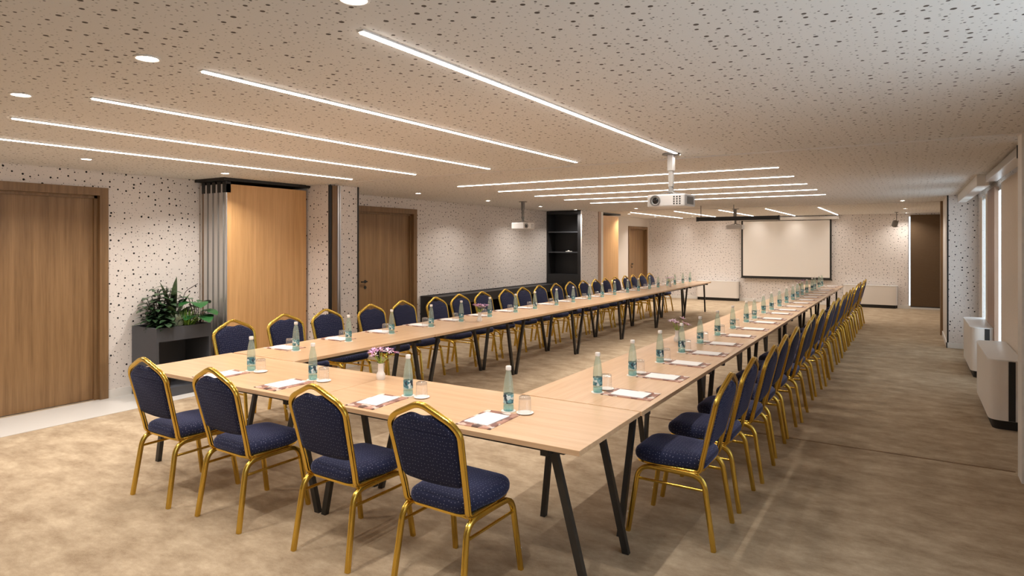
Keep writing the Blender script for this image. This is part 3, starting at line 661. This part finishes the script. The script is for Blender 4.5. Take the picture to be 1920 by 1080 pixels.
# vases with flowers
def vase(x, y, lab, flab, col, seed):
    t = thing('bud_vase', lab, 'vase', (x, y, TZ), group='white bud vases')
    part('vase_body', MB().lathe([(0, 0), (.026, 0), (.030, .012), (.031, .035), (.024, .048), (.0195, .056), (.0195, .105), (.022, .112), (.019, .112), (.016, .06), (0, .055)], 18), 'ceramic', t, 40)
    r = random.Random(seed); f = thing('flower_bunch', flab, 'flowers', (x, y, TZ + .06), group='flowers in the bud vases'); st = MB()
    for k in range(9):
        a = k * 2 * PI / 9 + r.uniform(-.3, .3); sp = r.uniform(.03, .10); top = Vector((math.cos(a) * sp, math.sin(a) * sp, r.uniform(.10, .15)))
        st.tube([(math.cos(a) * .008, math.sin(a) * .008, 0), (math.cos(a) * .016, math.sin(a) * .016, .06), tuple(top)], .0022, 5)
        bl = MB(); hd = MB()
        for q in range(9):
            b = q * 2 * PI / 9; d = Vector((math.cos(b), math.sin(b), r.uniform(.1, .9))) + Vector((math.cos(a), math.sin(a), .3)) * .5; leaf_geo(bl, top, d, r.uniform(.032, .048), .014, .5, 3)
        o = part('blossom', bl, col if k % 3 else 'petal2', f, 60); part('flower_core', MB().lathe([(0, -.006), (.006, -.003), (.006, .004), (0, .008)], 8, tuple(top)), 'core', o, 60)
    for k in range(7):
        a = r.uniform(0, 2 * PI); leaf_geo(st, (math.cos(a) * .012, math.sin(a) * .012, .045), (math.cos(a) * .7, math.sin(a) * .7, 1), r.uniform(.05, .08), .009, .4, 4)
    part('stem', st, 'stem', f, 60)
vase(-3.085, 3.21, 'white bud vase on the front tables', 'pink flowers in the vase on the front tables', 'petal', 1)
vase(-1.876, 5.93, 'white bud vase on the right row behind the fourth bottle', 'pale pink flowers on the right row behind the fourth bottle', 'petal2', 2)
vase(-4.37, 6.22, 'white bud vase on the left row', 'pink flowers on the left row beside the fifth bottle', 'petal', 3)
vase(-1.82, 13.5, 'white bud vase at the far end of the right row', 'pink flowers at the far end of the right row', 'petal', 4)
vase(-4.40, 13.4, 'white bud vase at the far end of the left row', 'greenish flowers at the far end of the left row', 'petal2', 5)

# ---------------------------------------------------------------- projectors and screens
def projector(x, y, zb, rz, w_, d_, h_, drop, label, pole, lens=True):
    """body hangs below a pole; the lens looks along local -y"""
    t = thing('projector', label, 'projector', (x, y, 0), rz); zt = zb + h_
    bo = part('body', MB().box(-w_ / 2, w_ / 2, -d_ / 2, d_ / 2, zb, zt), 'projector', t, bevel=.012)
    part('mount_plate', MB().lathe([(0, CEIL - .012), (.075, CEIL - .012), (.075, CEIL)], 18), 'vent', t)
    part('pole', MB().box(-.02, .02, -.02, .02, zt + .07, CEIL - .012), pole, t, bevel=.004)
    part('pole_sleeve', MB().box(-.026, .026, -.026, .026, CEIL - .15, CEIL - .012), pole, t, bevel=.004)
    br = MB().lathe([(0, zt + .02), (.03, zt + .02), (.022, zt + .05), (.014, zt + .09), (0, zt + .09)], 14)
    for a in range(4): br.bar((0, 0, zt + .03), (math.cos(a * PI / 2 + .6) * .10, math.sin(a * PI / 2 + .6) * .10, zt + .006), .012, .008)
    part('bracket', br, 'vent', t)
    lx = -w_ * .27
    lr = part('lens_ring', MB().lathe([(.030, .01), (.045, .0), (.046, -.012), (.036, -.012), (.033, .005)], 20, (lx, -d_ / 2, zb + h_ * .5), 'Y'), 'vent', t, 40)
    part('lens', MB().lathe([(0, -.012), (.018, -.008), (.034, .004)], 20, (lx, -d_ / 2, zb + h_ * .5), 'Y'), 'lens', lr, 40)
    gv = MB()
    for i in range(3):
        for k in range(4): gx = w_ * (.22 + .075 * i); gz = zb + h_ * (.22 + .18 * k); gv.box(gx - .006, gx + .006, -d_ / 2 - .001, -d_ / 2 + .002, gz - .006, gz + .006)
    part('front_vent', gv, 'black', t)
    part('side_vent', MB().box(w_ / 2 - .002, w_ / 2 + .001, -d_ * .3, d_ * .3, zb + h_ * .2, zb + h_ * .8), 'vent', t)
projector(-1.735, 5.32, 1.980, -.06, .335, .25, .105, .3, 'large white ceiling projector with its lens facing the viewer', 'alu_mat')
projector(-6.02, 9.95, 1.935, PI / 2 - .1, .33, .28, .115, .3, 'small white projector hanging before the left wall', 'vent')
projector(-3.30, 14.60, 1.985, PI, .34, .26, .10, .3, 'distant pale projector hanging in front of the far screen', 'vent')
t = thing('hanging_screen_case', 'long black rolled-up screen case hanging from the ceiling', 'screen case', (0, 13.0, 0))
part('case', MB().box(-3.68, -2.14, -.05, .05, 2.125, 2.205), 'black', t, bevel=.01)
for x in (-3.62, -2.97): part('rod', MB().tube([(x, 0, 2.2), (x, 0, CEIL)], .008), 'vent', t)
part('end_cap', MB().box(-3.70, -3.68, -.055, .055, 2.12, 2.21), 'blackboard', t); part('end_cap', MB().box(-2.14, -2.12, -.055, .055, 2.12, 2.21), 'blackboard', t)
t = thing('projection_screen', 'large white pull-down projection screen with black border on the far wall', 'screen', (0, YB - .08, 0))
part('fabric', MB().box(-4.10, -1.845, -.002, .002, .74, 2.30), 'screen', t)
part('border', MB().box(-4.145, -4.10, -.003, .003, .70, 2.33).box(-1.845, -1.80, -.003, .003, .70, 2.33).box(-4.10, -1.845, -.003, .003, .70, .74), 'black', t)
part('bottom_bar', MB().box(-4.16, -1.785, -.014, .014, .672, .70), 'black', t, bevel=.004)
part('case', MB().box(-4.22, -1.62, -.05, .06, 2.325, 2.41), 'white', t, bevel=.008)

# ---------------------------------------------------------------- convector units
def convector(x, y, rz, L, D, H, label, strip_=True):
    """long along local x, room side is local -y, rounded ends on the room side"""
    t = thing('convector_unit', label, 'heater', (x, y, 0), rz, 'white convector units'); h = L / 2
    ol = round_poly([(-h, -D / 2), (h, -D / 2), (h, D / 2), (-h, D / 2)], [.11, .11, .004, .004], 7)
    part('casing', MB().loft([[(q.x, q.y, z) for q in ol] for z in (.085, H - .012)]), 'unit', t, 40)
    part('top_cover', MB().loft([[(q.x, q.y, z) for q in inset(ol, d)] for d, z in ((-.004, H - .012), (-.004, H - .002), (.0, H))]), 'unit_top', t, 40)
    part('plinth', MB().loft([[(q.x, q.y, z) for q in inset(ol, .03)] for z in (0, .085)]), 'black', t, 40)
    if strip_:
        for s in (-1, 1): part('end_strip', MB().box(s * (h + .001) - .003, s * (h + .001) + .003, D * .06, D * .26, .087, H - .014), 'black', t)
convector(.725, 7.80, -PI / 2, 1.34, .25, .63, 'nearest white convector under the right-hand window')
convector(.760, 10.38, -PI / 2, 1.34, .25, .63, 'white convector under the right-hand windows, beside the dotted pier')
convector(-4.81, YB - .13, 0, 1.22, .2, .575, 'white convector on the far wall left of the screen')
convector(-.90, YB - .13, 0, 1.24, .2, .585, 'white convector on the far wall right of the screen')
